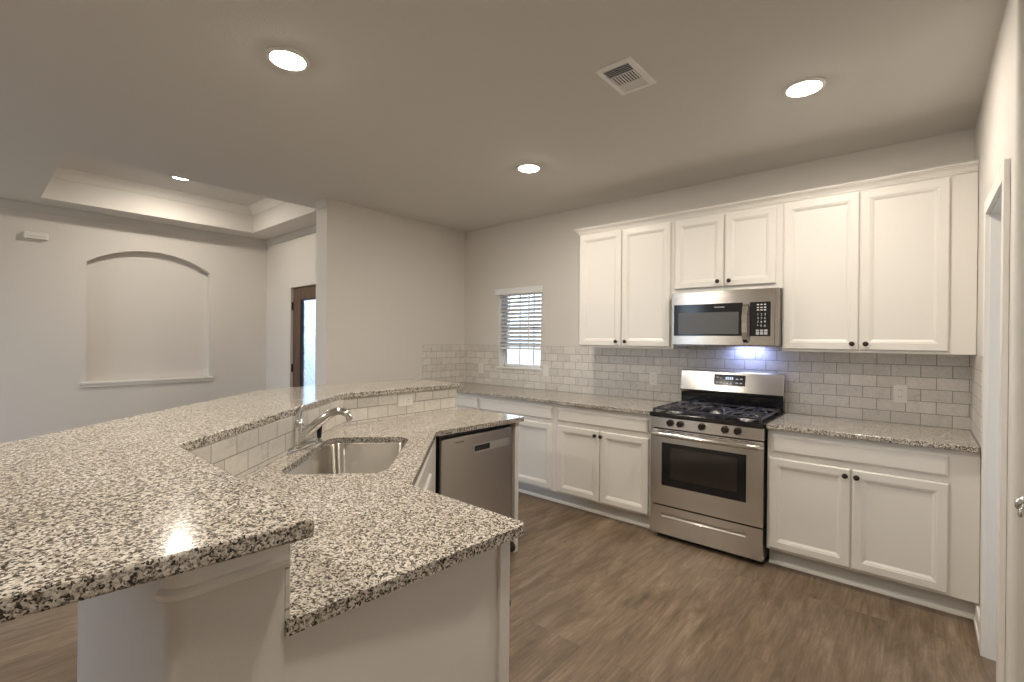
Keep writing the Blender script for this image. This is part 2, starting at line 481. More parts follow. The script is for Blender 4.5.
m.face([(NICHE-ND, NY0, NZ0), (NICHE-ND, NY1, NZ0)] + [(NICHE-ND, y, z) for y, z in A[::-1]])
structure(m.build('wall_niche', WALLP), 'pale dining wall with an arched recess')
structure(MB().box(NICHE-0.02, NICHE+0.03, NY0-.045, NY1+.035, NZ0-.018, NZ0+.006).box(NICHE-0.02, NICHE+0.018, NY0-.035, NY1+.025, NZ0-.05, NZ0-.018).build('trim_2', TRIMW, bevel=.004), 'white ledge along the foot of the arched wall recess')
# entry wall with the front door
DX0, DX1, DZ = -1.735, -0.80, 2.058
m = MB()
m.box(NICHE-.1, DX0, ENT, ENT+.14, 0, H).box(DX1, -0.2055, ENT, ENT+.14, 0, H).box(DX0, DX1, ENT, ENT+.14, DZ, H)
structure(m.build('wall_entry', WALLP), 'pale wall holding the wooden front door')
# flat band in ceiling paint at the top of the dining walls
m = MB()
m.box(NICHE, NICHE+.012, SOUTH+.1, ENT, H-.078, H-.0005).box(NICHE+.012, -0.2055, ENT-.012, ENT, H-.078, H-.0005)
m.box(-0.217, -0.2055, STUB-.012, ENT-.012, H-.078, H-.0005).box(-0.2055, -0.0, STUB-.012, STUB-.0005, H-.078, H-.0005)
structure(m.build('trim_3', CEILP), 'flat taupe band along the top of the dining walls')
# right wall with the doorway, rounded outer corner
OY0, OY1, OZ = -1.51, -0.905, 2.045
CY = -1.665
m = MB(MW)
m.box(W, W+.12, OY1, -0.0005, 0, H).box(W, W+.12, OY0, OY1, OZ, H)
r = 0.02
cor = [(W, OY0)] + [(W+r-r*math.cos(a), CY+r-r*math.sin(a)) for a in [math.radians(90*i/6) for i in range(7)]] + [(EAST, CY), (EAST, CY+.12), (W+.12, CY+.12), (W+.12, OY0)]
m.prism(cor, 0, H)
structure(m.build('wall_right', WALLP), 'pale wall at the right edge with a cased doorway')
m = MB().box(W+.95, W+1.0, CY+.12, 0, 0, H)
structure(m.build('wall_pantry', WALLP), 'pale wall inside the room beyond the right doorway')
m = MB(MW)
th = 0.017; cw = 0.060; jy0, jy1 = OY0+.018, OY1-.018
m.box(W-.001, W+.121, jy1, OY1, 0, OZ).box(W-.001, W+.121, OY0, jy0, 0, OZ).box(W-.001, W+.121, jy0, jy1, OZ-.018, OZ)
ci0, ci1, ciz = OY0+.012, OY1-.012, OZ-.012
for i, (ya, yb) in enumerate(((ci1, ci1+cw), (ci0-cw, ci0))):
    m.box(W-th, W-.0012, ya, yb, 0, ciz)
m.box(W-th, W-.0012, ci0-cw, ci1+cw, ciz, ciz+cw)
structure(m.build('trim_4', TRIMW), 'white casing round the doorway in the right wall')
structure(MB(MW).box(W-.013, W-.0005, OY1+cw-.006, -0.565, 0, .10).box(W-.018, W-.0005, OY1+cw-.006, -0.545, 0, .03).build('baseboard_right', TRIMW, bevel=.003), 'short white baseboard between right doorway and cabinets')
m = MB().box(EAST, EAST+.1, SOUTH, CY+.12, 0, H)
structure(m.build('wall_east', WALLP), 'pale wall of the hall to the right')
# back of the living area with a wide window opening
m = MB()
LZ0, LZ1 = 0.10, 2.42
OPEN = [(-2.35, -0.25), (0.35, 0.85)]
xs = [NICHE-.1] + [v for o in OPEN for v in o] + [EAST+.1]
for a_, b_ in zip(xs[::2], xs[1::2]): m.box(a_, b_, SOUTH-.12, SOUTH, 0, H)
for a_, b_ in OPEN: m.box(a_, b_, SOUTH-.12, SOUTH, 0, LZ0).box(a_, b_, SOUTH-.12, SOUTH, LZ1, H)
structure(m.build('wall_south', WALLP), 'living room wall with two tall windows')
for k, (a_, b_) in enumerate(OPEN):
    m = MB()
    for x in (a_+.02, b_-.02): m.box(x-.02, x+.02, SOUTH-.09, SOUTH-.03, LZ0, LZ1)
    for z in (LZ0+.02, LZ1-.02): m.box(a_+.04, b_-.04, SOUTH-.09, SOUTH-.03, z-.02, z+.02)
    structure(m.build('window_%d' % (k+2), VINYLW), ('wide' if k == 0 else 'narrow') + ' white framed living room window')

# front door
d = thing('door_1', 'dark brown wooden front door with a tall bright textured glass panel', 'door', (DX0, ENT, 0)); d['kind'] = 'structure'
y0, y1 = ENT+.03, ENT+.075
MB().box(DX0+.004, DX0+.20, y0, y1, .01, DZ-.004).box(DX1-.20, DX1-.004, y0, y1, .01, DZ-.004).box(DX0+.20, DX1-.20, y0, y1, DZ-.15, DZ-.004).box(DX0+.20, DX1-.20, y0, y1, .01, .30).build('door_leaf', WOOD, d, bevel=.004)
MB().box(DX0+.20, DX1-.20, y0+.012, y1-.018, .30, DZ-.15).build('glass_panel', FROST, d)
m = MB()
for (a, b) in ((DX0+.20, DX0+.218), (DX1-.218, DX1-.20)): m.box(a, b, y0-.006, y1+.006, .30, DZ-.15)
m.box(DX0+.20, DX1-.20, y0-.006, y1+.006, .30, .318).box(DX0+.20, DX1-.20, y0-.006, y1+.006, DZ-.168, DZ-.15)
m.build('glazing_bead', simple('bead_wood', (0.03, 0.022, 0.02), 0.4), d)
for z in (1.83, 1.06, .25):
    MB().tube([(DX0+.004, ENT+.02, z-.05), (DX0+.004, ENT+.02, z+.05)], .011, 10).build('hinge', BRONZE, d)

# kitchen window: frame, panes, sill
w = thing('window_1', 'small white window with a half drawn blind left of the cabinets', 'window', (WX0, 0, WZ0)); w['kind'] = 'structure'
fy0, fy1 = 0.085, 0.135
m = MB(); fw = .026
m.box(WX0, WX0+fw, fy0, fy1, WZ0, WZ1).box(WX1-fw, WX1, fy0, fy1, WZ0, WZ1).box(WX0, WX1, fy0, fy1, WZ0, WZ0+fw).box(WX0, WX1, fy0, fy1, WZ1-fw, WZ1).box(WX0, WX1, fy0+.01, fy1, 1.54, 1.58)
m.build('window_frame', VINYLW, w, bevel=.003)
m = MB()
for x in (WX0+.222, WX0+.42): m.box(x-.005, x+.005, fy0+.018, fy0+.032, WZ0+fw, WZ1-fw)
for z in (1.36, 1.76): m.box(WX0+fw, WX1-fw, fy0+.018, fy0+.032, z-.005, z+.005)
m.build('muntin', VINYLW, w)
MB().box(WX0+fw, WX1-fw, fy0+.022, fy0+.028, WZ0+fw, WZ1-fw).build('window_pane', PANE, w)
MB().box(WX0-.012, WX1+.016, -.022, 0, WZ0-.02, WZ0).box(WX0, WX1, 0, .09, WZ0-.02, WZ0).build('window_sill', TRIMW, w, bevel=.003)
MB().box(WX0, WX0+.003, 0.001, fy0, WZ0, WZ1).box(WX1-.003, WX1, 0.001, fy0, WZ0, WZ1).build('reveal', VINYLW, w)

# ------------------------------------------------------------------ tile backsplashes
ZC, ZT = 0.914, 1.372
uoff = 4.42 + 0.148*40
m = MB()
m.box(0.0, WX0, -.009, -.0005, ZC, ZT).box(WX1, 2.716, -.009, -.0005, ZC, ZT).box(WX0, WX1, -.009, -.0005, ZC, WZ0-.021)
m.box(2.716, 3.474, -.009, -.0005, ZC, 1.42).box(3.474, W-.001, -.009, -.0005, ZC, ZT)
tag(m.build('tile_backsplash', TILE, uv=lambda c: (c.x - 4.42 + .148*40, c.z - ZC + .07635*2)), 'marble subway tile backsplash along the range wall under the cabinets', 'backsplash', 'tile backsplashes')
m = MB().box(.0005, .009, -.635, -.0095, ZC, ZT)
tag(m.build('tile_backsplash', TILE, uv=lambda c: (c.y + .148*40 + .074, c.z - ZC + .07635*2)), 'small patch of subway tile on the left wall beside the corner', 'backsplash', 'tile backsplashes')
m = MB(MW).box(W-.0045, W-.0005, -.645, -.0095, ZC, ZT)
tag(m.build('tile_backsplash', TILE, uv=lambda c: (c.y + .148*40, c.z - ZC + .07635*2)), 'narrow strip of subway tile on the right wall above the counter end', 'backsplash', 'tile backsplashes')

# ------------------------------------------------------------------ cabinet pieces (local frame: x along the face, y into the cabinet, z up; front face at y = 0)
def panel_door(M, x0, x1, z0, z1, parent, name='door', fr=.052, th=.019):
    b = MB(M)
    def R(i, y): return [(x0+i, y, z0+i), (x1-i, y, z0+i), (x1-i, y, z1-i), (x0+i, y, z1-i)]
    b.loft([R(0, 0), R(0, -th+.005), R(.005, -th), R(fr-.008, -th), R(fr-.004, -th+.003), R(fr, -th+.003), R(fr+.014, -th+.0115)])
    return b.build(name, CABW, parent)
def drawer_front(M, x0, x1, z0, z1, parent, name='drawer', th=.019):
    b = MB(M)
    def R(i, y): return [(x0+i, y, z0+i), (x1-i, y, z0+i), (x1-i, y, z1-i), (x0+i, y, z1-i)]
    b.loft([R(0, 0), R(0, -th+.008), R(.004, -th+.005), R(.012, -th)])
    return b.build(name, CABW, parent)
def knob(M, x, z, parent, y=-.019, mat=BRONZE):
    b = MB(M)
    b.lathe([(.008, 0), (.0055, .004), (.005, .012), (.009, .015), (.0145, .019), (.0155, .024), (.0125, .029), (.006, .031), (.001, .0315)], (x, y, z), (0, -1, 0), 16)
    o = b.build('knob', mat, parent, smooth=True); o['label'] = 'dark bronze round knob'
    return o
def at(x, y, deg): return Matrix.Translation((x, y, 0)) @ Matrix.Rotation(math.radians(deg), 4, 'Z')

# upper cabinets (faces look to -y)
UF = -.309
MU = at(0, UF, 0)
def upper(x0, x1, z0, z1, doors, label, fillers=()):
    t = thing('upper_cabinet', label, 'cabinet', ((x0+x1)/2, -.15, z0), 'white upper cabinets')
    m = MB().box(x0+.0006, x1-.0006, UF, -.010, z0, z1)
    m.build('body', CABW, t, bevel=.0015, seg=1)
    for (a, b, c, e, kx) in doors:
        dd = panel_door(MU, a, b, c, e, t)
        knob(MU, kx, c+.038, dd)
    return t
upper(1.838, 2.716, 1.372, 2.40, [(1.848, 2.262, 1.39, 2.378, 2.225), (2.270, 2.690, 1.39, 2.378, 2.310)], 'white two door upper cabinet nearest the window')
upper(2.716, 3.474, 1.806, 2.40, [(2.728, 3.090, 1.842, 2.372, 3.055), (3.100, 3.436, 1.842, 2.372, 3.135)], 'short white two door upper cabinet above the microwave')
upper(3.474, W-.003, 1.372, 2.40, [(3.482, 3.898, 1.39, 2.378, 3.868), (3.907, 4.314, 1.39, 2.378, 3.937)], 'widest white two door upper cabinet at the right wall')
# crown along the cabinet tops
prof = [(0, 0), (-.007, .0), (-.007, .007), (-.012, .009), (-.015, .018), (-.024, .029), (-.033, .034), (-.033, .039), (-.041, .040), (-.043, .050), (0, .050)]
zc = 2.392
m = MB()
pr = [(UF-.001+d, zc+h) for d, h in prof]
rings = []
rings.append([(1.838+d+.0, -.010, zc+h) for d, h in prof])
rings.append([(1.838+d, UF-.001+d, zc+h) for d, h in prof])
rings.append([(W-.004, UF-.001+d, zc+h) for d, h in prof])
m.loft(rings)
tag(m.build('crown_moulding', CABW), 'white crown moulding running along the tops of the upper cabinets', 'moulding')

# base cabinets on the range wall
BF = -.611
MBF = at(0, BF, 0)
def toe(m, x0, x1, y): m.box(x0, x1, y, y+.02, 0, .115)
def base(x0, x1, drawers, doors, label, filler=0):
    t = thing('base_cabinet', label, 'cabinet', ((x0+x1)/2, -.3, 0), 'white base cabinets on the range wall')
    MB().box(x0+.0006, x1-.0006, BF, -.010, .115, .8835).build('body', CABW, t, bevel=.0015, seg=1)
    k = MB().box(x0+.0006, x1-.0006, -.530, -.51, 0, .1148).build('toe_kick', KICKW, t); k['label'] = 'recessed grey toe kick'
    q = MB()
    q.loft([[(x, -.530, 0), (x, -.546, 0), (x, -.546, .008), (x, -.541, .018), (x, -.530, .021)] for x in (x0+.0006, x1-.0006)])
    q.build('shoe_moulding', TRIMW, t)
    for (a, b) in drawers: drawer_front(MBF, a, b, .740, .848, t)
    for (a, b, kx) in doors:
        dd = panel_door(MBF, a, b, .132, .702, t)
        if kx: knob(MBF, kx, .664, dd)
    return t
base(0.02, 0.868, [(.10, .852)], [(.10, .472, None), (.482, .852, None)], 'white base cabinet in the far corner mostly hidden by the peninsula')
base(0.868, 1.80, [(.884, 1.768)], [(.884, 1.322, 1.285), (1.330, 1.768, 1.367)], 'white base cabinet partly behind the dishwasher leg of the peninsula')
base(1.80, 2.684, [(1.832, 2.652)], [(1.832, 2.240, 2.208), (2.250, 2.660, 2.262)], 'white base cabinet standing left of the range')
base(3.456, W-.004, [(3.487, 4.308)], [(3.470, 3.892, 3.868), (3.901, 4.310, 3.922)], 'white base cabinet between the range and the right wall')

# countertops on the range wall
tag(MB().box(0.0095, 2.685, -.650, -.0095, .884, .914).build('granite_countertop', GRANITE, bevel=.004), 'speckled granite countertop under the window left of the range', 'countertop')
tag(MB().box(3.455, W-.008, -.650, -.0095, .884, .914).build('granite_countertop', GRANITE, bevel=.004), 'speckled granite countertop between the range and the right wall', 'countertop')

# ------------------------------------------------------------------ peninsula
BZ0, BZ1 = 1.077, 1.110
bar = [(3.362, -3.557), (2.49, -3.550), (1.612, -2.525), (1.612, -1.575), (1.05, -1.575), (1.05, -2.735), (2.26, -4.09), (3.305, -4.115)]
def round_corner(poly, idx, r, n=5):
    out = []
    for i, p in enumerate(poly):
        if i not in idx: out.append(p); continue
        p = Vector(p); a = (Vector(poly[i-1])-p).normalized(); b = (Vector(poly[(i+1) % len(poly)])-p).normalized()
        ang = a.angle(b); d = r/math.tan(ang/2)
        c = p + (a+b).normalized()*(r/math.sin(ang/2))
        s = p+a*d-c; e = p+b*d-c
        for k in range(n+1):
            t = k/n; al = s.angle(e)
            q = s.normalized()*(math.sin((1-t)*al)/math.sin(al)) + e.normalized()*(math.sin(t*al)/math.sin(al))
            out.append(tuple(c+q*r))
    return out
tag(MB().prism(round_corner(bar, {0}, .012), BZ0, BZ1).build('granite_bar_top', GRANITE, bevel=.005), 'raised speckled granite bar top wrapping the outer side of the peninsula', 'countertop')

# half wall under the bar
inner = [(3.30, -3.586), (2.515, -3.586), (1.585, -2.50), (1.585, -1.59)]
outer = [(1.40, -1.59), (1.40, -2.57), (2.43, -3.765), (3.30, -3.765)]
hw = MB().prism(round_corner(inner + outer, {7}, .03, 8), 0, BZ0-.0005).build('wall_peninsula', WALLP)
for pl_ in hw.data.polygons: pl_.use_smooth = abs(pl_.normal.z) < .5
md_ = hw.modifiers.new('split', 'EDGE_SPLIT'); md_.split_angle = math.radians(30)
structure(hw, 'painted half wall carrying the raised bar top')
# tile on its kitchen side
m = MB()
ti = [(p[0], p[1]) for p in inner]
def off_line(pts, d):
    segs = []
    for a, b in zip(pts, pts[1:]):
        t = (Vector(b)-Vector(a)).normalized(); nrm = Vector((t.y, -t.x)); segs.append((Vector(a)+nrm*d, t))
    out = [segs[0][0]]
    for (p, t), (q, s) in zip(segs, segs[1:]):
        k = (q-p).cross(s)/t.cross(s) if hasattr(Vector((0, 0)), 'cross') else 0
        out.append(p+t*k)
    out.append(segs[-1][0] + segs[-1][1]*(Vector(pts[-1])-Vector(pts[-2])).length)
    return [tuple(v) for v in out]
def off_poly(pts, d):
    res = []
    P = [Vector(p) for p in pts]
    for i, p in enumerate(P):
        if i == 0: t = (P[1]-P[0]).normalized(); n = Vector((t.y, -t.x)); res.append(p+n*d)
        elif i == len(P)-1: t = (P[-1]-P[-2]).normalized(); n = Vector((t.y, -t.x)); res.append(p+n*d)
        else:
            t1 = (P[i]-P[i-1]).normalized(); t2 = (P[i+1]-P[i]).normalized()
            n1 = Vector((t1.y, -t1.x)); n2 = Vector((t2.y, -t2.x)); bi = (n1+n2).normalized()
            res.append(p+bi*(d/bi.dot(n1)))
    return [tuple(q) for q in res]
fr = off_poly(inner, .0095); bk = off_poly(inner, .0008)
acc = [0.0]
for a, b in zip(inner, inner[1:]): acc.append(acc[-1] + (Vector(b)-Vector(a)).length)
def tile_u(c):
    best = None
    for i, (a, b) in enumerate(zip(inner, inner[1:])):
        a = Vector(a); b = Vector(b); t = (b-a).normalized(); q = Vector((c.x, c.y))-a
        s = min(max(q.dot(t), 0), (b-a).length); dd = (q-t*s).length
        if best is None or dd < best[0]: best = (dd, acc[i]+s)
    return best[1]
m = MB()
for i in range(3):
    m.prism([fr[i], fr[i+1], bk[i+1], bk[i]], .9145, BZ0-.001)
LEN = acc[-1]
tag(m.build('tile_backsplash', TILE, uv=lambda c: (tile_u(c) - LEN + .148*60 + .083, c.z - ZC - .019 + .07635*2)), 'subway tile strip behind the sink under the raised bar top', 'backsplash', 'tile backsplashes')
# cap trim round the free end of the half wall
m = MB()
zp = [(.000, 1.019), (.008, 1.019), (.012, 1.023), (.013, 1.032), (.009, 1.037), (.005, 1.039), (.005, 1.076), (0.0, 1.076)]
stations = [(3.30, -3.582, 1, 0)]
for k in range(9):
    an = math.radians(-9.5*k); stations.append((3.27+.03*math.cos(an), -3.735+.03*math.sin(an), math.cos(an), math.sin(an)))
rings = [[(px+sx*(d+.0006), py+sy*(d+.0006), z) for d, z in zp] for px, py, sx, sy in stations]
m.loft(rings)
structure(m.build('trim_5', TRIMW), 'white moulding below the bar top at the free end of the half wall')

# lower peninsula top with the sink cut-out
S2 = math.sqrt(.5)
def uv2xy(u, v): return ((v-u)*S2, (u+v)*S2)       # u along the diagonal sink front, v toward the cook
cuts = round_corner([(3.306, -3.585), (3.342, -2.926), (2.812, -2.928), (2.125, -2.232), (2.165, -1.482), (1.597, -1.482), (1.597, -2.506), (2.522, -3.585)], {1, 4}, .02)
SU0, SU1, SV0, SV1 = -3.905, -3.225, -.615, -.200
sink_rect = [uv2xy(SU0, SV0), uv2xy(SU0, SV1), uv2xy(SU1, SV1), uv2xy(SU1, SV0)]
hole = round_corner(sink_rect, {0, 1, 2, 3}, .075, 6)
tag(MB().prism(cuts, .884, .914, holes=[hole]).build('granite_countertop', GRANITE, bevel=.003), 'lower speckled granite countertop of the peninsula holding the sink', 'countertop')
# sink
t = thing('kitchen_sink', 'stainless steel undermount sink set in the diagonal of the peninsula', 'sink', (*uv2xy((SU0+SU1)/2, (SV0+SV1)/2), .70))
def ring(ins, z, rr):
    q = [uv2xy(SU0+ins, SV0+ins), uv2xy(SU0+ins, SV1-ins), uv2xy(SU1-ins, SV1-ins), uv2xy(SU1-ins, SV0+ins)]
    return [(x, y, z) for x, y in round_corner(q, {0, 1, 2, 3}, rr, 6)]
m = MB()
m.loft([ring(-.02, .8835, .09), ring(.000, .8835, .075), ring(.003, .878, .075), ring(.012, .74, .07), ring(.03, .705, .06), ring(.06, .697, .05), ring(.15, .694, .03),
        ring(.15, .691, .03), ring(.058, .692, .05), ring(.026, .701, .06), ring(.008, .738, .07), ring(.0, .874, .075), ring(-.02, .8815, .09), ring(-.02, .8835, .09)], cap=False)
m.face(ring(.15, .694, .03))
m.build('basin', SINKM, t, smooth=True)
c = uv2xy((SU0+SU1)/2, (SV0+SV1)/2)
MB().lathe([(.044, .0), (.044, .003), (.036, .004), (.03, .001), (.012, .0015), (.001, .004)], (c[0], c[1], .6945), n=24).build('drain', CHROME, t, smooth=True)

# faucet
fx, fy = 1.99, -2.955
fdir = Vector((-.47, .88, 0)).normalized()     # along the deck plate
vdir = Vector((.70, .71, 0)).normalized()      # toward the basin
t = thing('faucet', 'chrome single lever faucet standing behind the sink', 'faucet', (fx, fy, .914))
b = MB(); ringl = []
for ins, z in ((0, .9145), (0, .922), (.006, .930), (.012, .932)):
    rr = []
    for k in range(28):
        a = 2*math.pi*k/28
        hl, hwid = .125-ins, .027-ins
        p = Vector((fx, fy, 0)) + fdir*(hl*math.copysign(abs(math.cos(a))**.55, math.cos(a))) + vdir*(hwid*math.copysign(abs(math.sin(a))**.8, math.sin(a)))
        rr.append((p.x, p.y, z))
    ringl.append(rr)
b.loft(ringl); b.build('deck_plate', CHROME, t, smooth=True)
b = MB(); b.lathe([(.036, 0), (.036, .015), (.034, .03), (.033, .085), (.032, .105), (.027, .118), (.016, .127), (.001, .130)], (fx, fy, .931), n=22)
b.build('body', CHROME, t, smooth=True)
base_p = Vector((fx, fy, 0))
sp = [(.01, .965), (.05, 1.000), (.10, 1.045), (.14, 1.075), (.175, 1.092), (.203, 1.090), (.226, 1.073), (.238, 1.046)]
sdir = Vector((.66, .75, 0)).normalized()
pts = [tuple(base_p + sdir*d + Vector((0, 0, z))) for d, z in sp]
MB().tube(pts, [.025, .0245, .022, .0195, .018, .0165, .016, .0165], 14).build('spout', CHROME, t, smooth=True)
ld = -sdir*.3 + fdir*.25
lev = [base_p + Vector((0, 0, 1.045)), base_p + sdir*(-.004) + Vector((0, 0, 1.07)), base_p + fdir*.006 + sdir*.004 + Vector((0, 0, 1.095)), base_p + fdir*.018 + sdir*.012 + Vector((0, 0, 1.118))]
MB().tube([tuple(p) for p in lev], [.030, .026, .018, .008], 12, squash=.6).build('lever', CHROME, t, smooth=True)
# side sprayer
sx, sy = (Vector((fx, fy, 0)) + fdir*.165).xy
t = thing('side_sprayer', 'small dark side sprayer in a chrome collar right of the faucet', 'sprayer', (sx, sy, .914))
MB().lathe([(.024, 0), (.024, .004), (.017, .012), (.014, .022), (.010, .024)], (sx, sy, .9145), n=18).build('collar', CHROME, t, smooth=True)
b = MB().tube([(sx, sy, .935), (sx, sy, .975), (sx+.002, sy, 1.0), (sx+.004, sy-.004, 1.018)], [.010, .013, .014, .012], 12); b.build('handle', BLACKG, t, smooth=True)
b = MB().tube([(sx+.006, sy-.012, 1.012), (sx+.004, sy-.002, 1.020), (sx-.002, sy+.012, 1.03)], [.015, .0165, .010], 12); b.build('spray_head', CHROME, t, smooth=True)

# dishwasher leg: filler / end panel / dishwasher (faces look to +x)
DWX = 2.118
t = thing('dishwasher', 'stainless steel dishwasher set under the peninsula counter', 'dishwasher', (1.85, -1.88, 0))
MB().box(1.60, DWX-.03, -2.178, -1.572, .10, .876).build('body', BLACKM, t)
MB().box(DWX-.029, DWX, -2.182, -1.568, .115, .853).build('door', STEELV, t, bevel=.004)
MB().box(DWX-.035, DWX-.02, -2.182, -1.568, 0.0, .11).build('kick_plate', BLACKM, t)
b = MB().box(DWX+.0003, DWX+.0018, -1.925, -1.600, .735, .785); p = b.build('handle_trim', simple('pale_satin_steel', (.74, .72, .69), .42, 1.0), t, bevel=.0005, seg=1)
b = MB().box(DWX+.0019, DWX+.0025, -1.920, -1.785, .745, .780); b.build('handle_recess', DARKGAP, p)
text('logo', 'FRIGIDAIRE', .014, facing(DWX+.0006, -2.045, .823, 90), LOGO, t, 1.0)
t = thing('cabinet_end_panel', 'thin white end panel closing the far end of the peninsula beside the dishwasher', 'panel', (1.85, -1.53, 0))
MB().box(1.60, DWX+.012, -1.545, -1.508, 0.0, .8835).build('panel', CABW, t, bevel=.002)
# filler between dishwasher and diagonal
# diagonal sink cabinet
def diag(u, v): return uv2xy(u, v)
FV = -.107                                       # v of the cabinet face
MD = Matrix.Translation((*uv2xy(0, FV), 0)) @ Matrix.Rotation(math.radians(135), 4, 'Z')
t = thing('sink_base_cabinet', 'white diagonal sink cabinet in the bend of the peninsula', 'cabinet', (*uv2xy(-3.6, -.4), 0))
pa = (2.775, -2.962); pb = (2.128, -2.287)
pA = Vector(uv2xy(-3.99, FV)); pB = Vector(uv2xy(-3.115, FV))
m = MB()
m.prism([tuple(pA), tuple(pB), (2.085, -2.20), (2.04, -2.20), (2.04, -2.30), (2.74, -2.99)], .115, .8835)
m.build('face_frame', CABW, t)
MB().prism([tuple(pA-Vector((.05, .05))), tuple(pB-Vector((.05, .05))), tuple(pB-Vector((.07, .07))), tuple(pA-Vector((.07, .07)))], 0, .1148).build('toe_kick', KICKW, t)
def dl(u): return u          # local x runs along +u after the 135 degree turn
drawer_front(MD, -3.93, -3.17, .740, .848, t, 'false_drawer')
dd = panel_door(MD, -3.93, -3.555, .132, .702, t); knob(MD, -3.585, .664, dd)
dd = panel_door(MD, -3.545, -3.17, .132, .702, t); knob(MD, -3.515, .664, dd)
# near leg cabinet (face looks to +y), end panel looks to +x
t = thing('peninsula_cabinet', 'white cabinet under the near end of the peninsula with a plain end panel', 'cabinet', (3.05, -3.25, 0))
MB().box(2.80, 3.285, -3.585, -2.972, .115, .8835).build('body', CABW, t)
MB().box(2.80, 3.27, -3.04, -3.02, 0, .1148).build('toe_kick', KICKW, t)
MB().box(3.2855, 3.293, -3.585, -2.995, 0, .8835).build('end_panel', CABW, t, bevel=.001, seg=1)
MB().box(3.2855, 3.303, -2.9945, -2.953, 0, .8835).build('corner_stile', CABW, t, bevel=.002)
MN = at(0, -2.972, 180)
drawer_front(MN, -3.300, -2.83, .740, .848, t); 
dd = panel_door(MN, -3.300, -2.83, .132, .702, t)
knob(MN, -3.286, .832, t); knob(MN, -3.270, .664, dd)

# ------------------------------------------------------------------ range
RX0, RX1, RF = 2.692, 3.448, -.665
t = thing('gas_range', 'stainless steel gas range with black cooktop between the base cabinets', 'range', ((RX0+RX1)/2, -.33, 0))
MB().box(RX0, RX1, -.60, -.025, .035, .885).build('body', BLACKM, t)
MB().box(RX0+.03, RX1-.03, -.60, -.56, 0.0, .036).build('plinth', BLACKM, t)
MB().box(RX0-.002, RX1+.002, -.680, -.095, .885, .918).build('cooktop', BLACKG, t, bevel=.006)
cp = MB().box(RX0, RX1, RF, -.6005, .803, .8845).build('control_panel', STEEL, t, bevel=.004)
for kx in (2.840, 2.912, 3.062, 3.213, 3.292):
    b = MB().lathe([(.024, 0), (.024, .006), (.021, .009), (.0195, .026), (.017, .030), (.001, .031)], (kx, RF-.0002, .849), (0, -1, 0), 22)
    b.box(kx-.0045, kx+.0045, RF-.035, RF-.004, .849-.021, .849+.021)
    b.build('knob', BRONZE, cp, smooth=True)['label'] = 'black burner knob'
# oven door
od = MB()
wx0, wx1, wz0, wz1 = 2.778, 3.346, .392, .702
b = MB()
dz0, dz1 = .252, .796
b.box(RX0+.002, wx0, RF, RF+.06, dz0, dz1).box(wx1, RX1-.002, RF, RF+.06, dz0, dz1).box(wx0, wx1, RF, RF+.06, dz0, wz0).box(wx0, wx1, RF, RF+.06, wz1, dz1)
od = b.build('oven_door', STEEL, t)
g_ = MB().box(wx0-.002, wx1+.002, RF+.002, RF+.04, wz0-.002, wz1+.002).build('door_glass', BLACKG, od); g_['label'] = 'black glass surround'
MB().box(wx0+.065, wx1-.055, RF+.0008, RF+.0016, wz0+.055, wz1-.03).build('oven_window', OVENG, g_)
b = MB()
hp = [(RX0+.012, RF+.002, .764), (RX0+.014, RF-.028, .766), (RX0+.03, RF-.045, .767), (RX0+.10, RF-.052, .768), ((RX0+RX1)/2, RF-.058, .768), (RX1-.10, RF-.052, .768), (RX1-.03, RF-.045, .767), (RX1-.014, RF-.028, .766), (RX1-.012, RF+.002, .764)]
b.tube(hp, .0145, 14, squash=1.15); b.build('handle', STEEL, od, smooth=True)
m = MB()
for k in range(9):
    x = RX0+.06+k*.07
    m.box(x, x+.05, RF-.0006, RF+.001, .786, .790)
m.build('vent_slot', DARKGAP, od)
# drawer with a long grip
b = MB()
gx0, gx1, gz0, gz1 = 2.778, 3.346, .163, .192
b.box(RX0+.002, gx0, RF, RF+.05, .040, .242).box(gx1, RX1-.002, RF, RF+.05, .040, .242).box(gx0, gx1, RF, RF+.05, .040, gz0).box(gx0, gx1, RF, RF+.05, gz1, .242)
dr = b.build('drawer', STEEL, t)
b = MB()
b.loft([[(x, RF+.03, gz0-.001), (x, RF+.001, gz0-.001), (x, RF-.004, gz0+.003), (x, RF+.004, gz0+.012), (x, RF+.022, gz1-.004), (x, RF+.03, gz1+.001)] for x in (gx0-.001, gx1+.001)])
b.build('grip', brushed('bright_steel', (.78, .76, .73), .2, 0), dr)
# backguard
b = MB()
bx0, bx1 = RX0+.004, RX1-.0
b.loft([[(x, -.030, 1.020), (x, -.088, 1.020), (x, -.112, 1.045), (x, -.108, 1.062), (x, -.078, 1.196), (x, -.066, 1.203), (x, -.030, 1.203)] for x in (bx0, bx1)])
bg = b.build('backguard', STEEL, t, bevel=.003)
MB().box(bx0+.003, bx1-.003, -.092, -.030, .9185, 1.0195).build('lower_backguard', BLACKG, t)
slope = math.atan2(.03, .134)
MBG = Matrix.Translation((0, -.0935, 1.135)) @ Matrix.Rotation(-slope, 4, 'X')
b = MB(MBG).box(2.960, 3.188, -.003, .002, -.043, .043); dp = b.build('display', BLACKG, bg)
for (x, z, w_, h_) in ((2.985, .018, .018, .012), (3.01, .012, .010, .008), (2.985, -.02, .014, .008), (3.012, -.022, .014, .008), (3.130, .010, .018, .010), (3.160, .012, .018, .010), (3.130, -.02, .018, .010), (3.160, -.02, .016, .008), (3.06, -.024, .014, .008), (3.088, -.024, .014, .008)):
    MB(MBG).box(x-w_/2, x+w_/2, -.0036, -.003, z-h_/2, z+h_/2).build('button', PRINT, dp)
for x in (3.052, 3.066, 3.082, 3.096): MB(MBG).box(x-.005, x+.005, -.0036, -.003, .004, .024).build('clock_digit', LED_TEXT, dp)
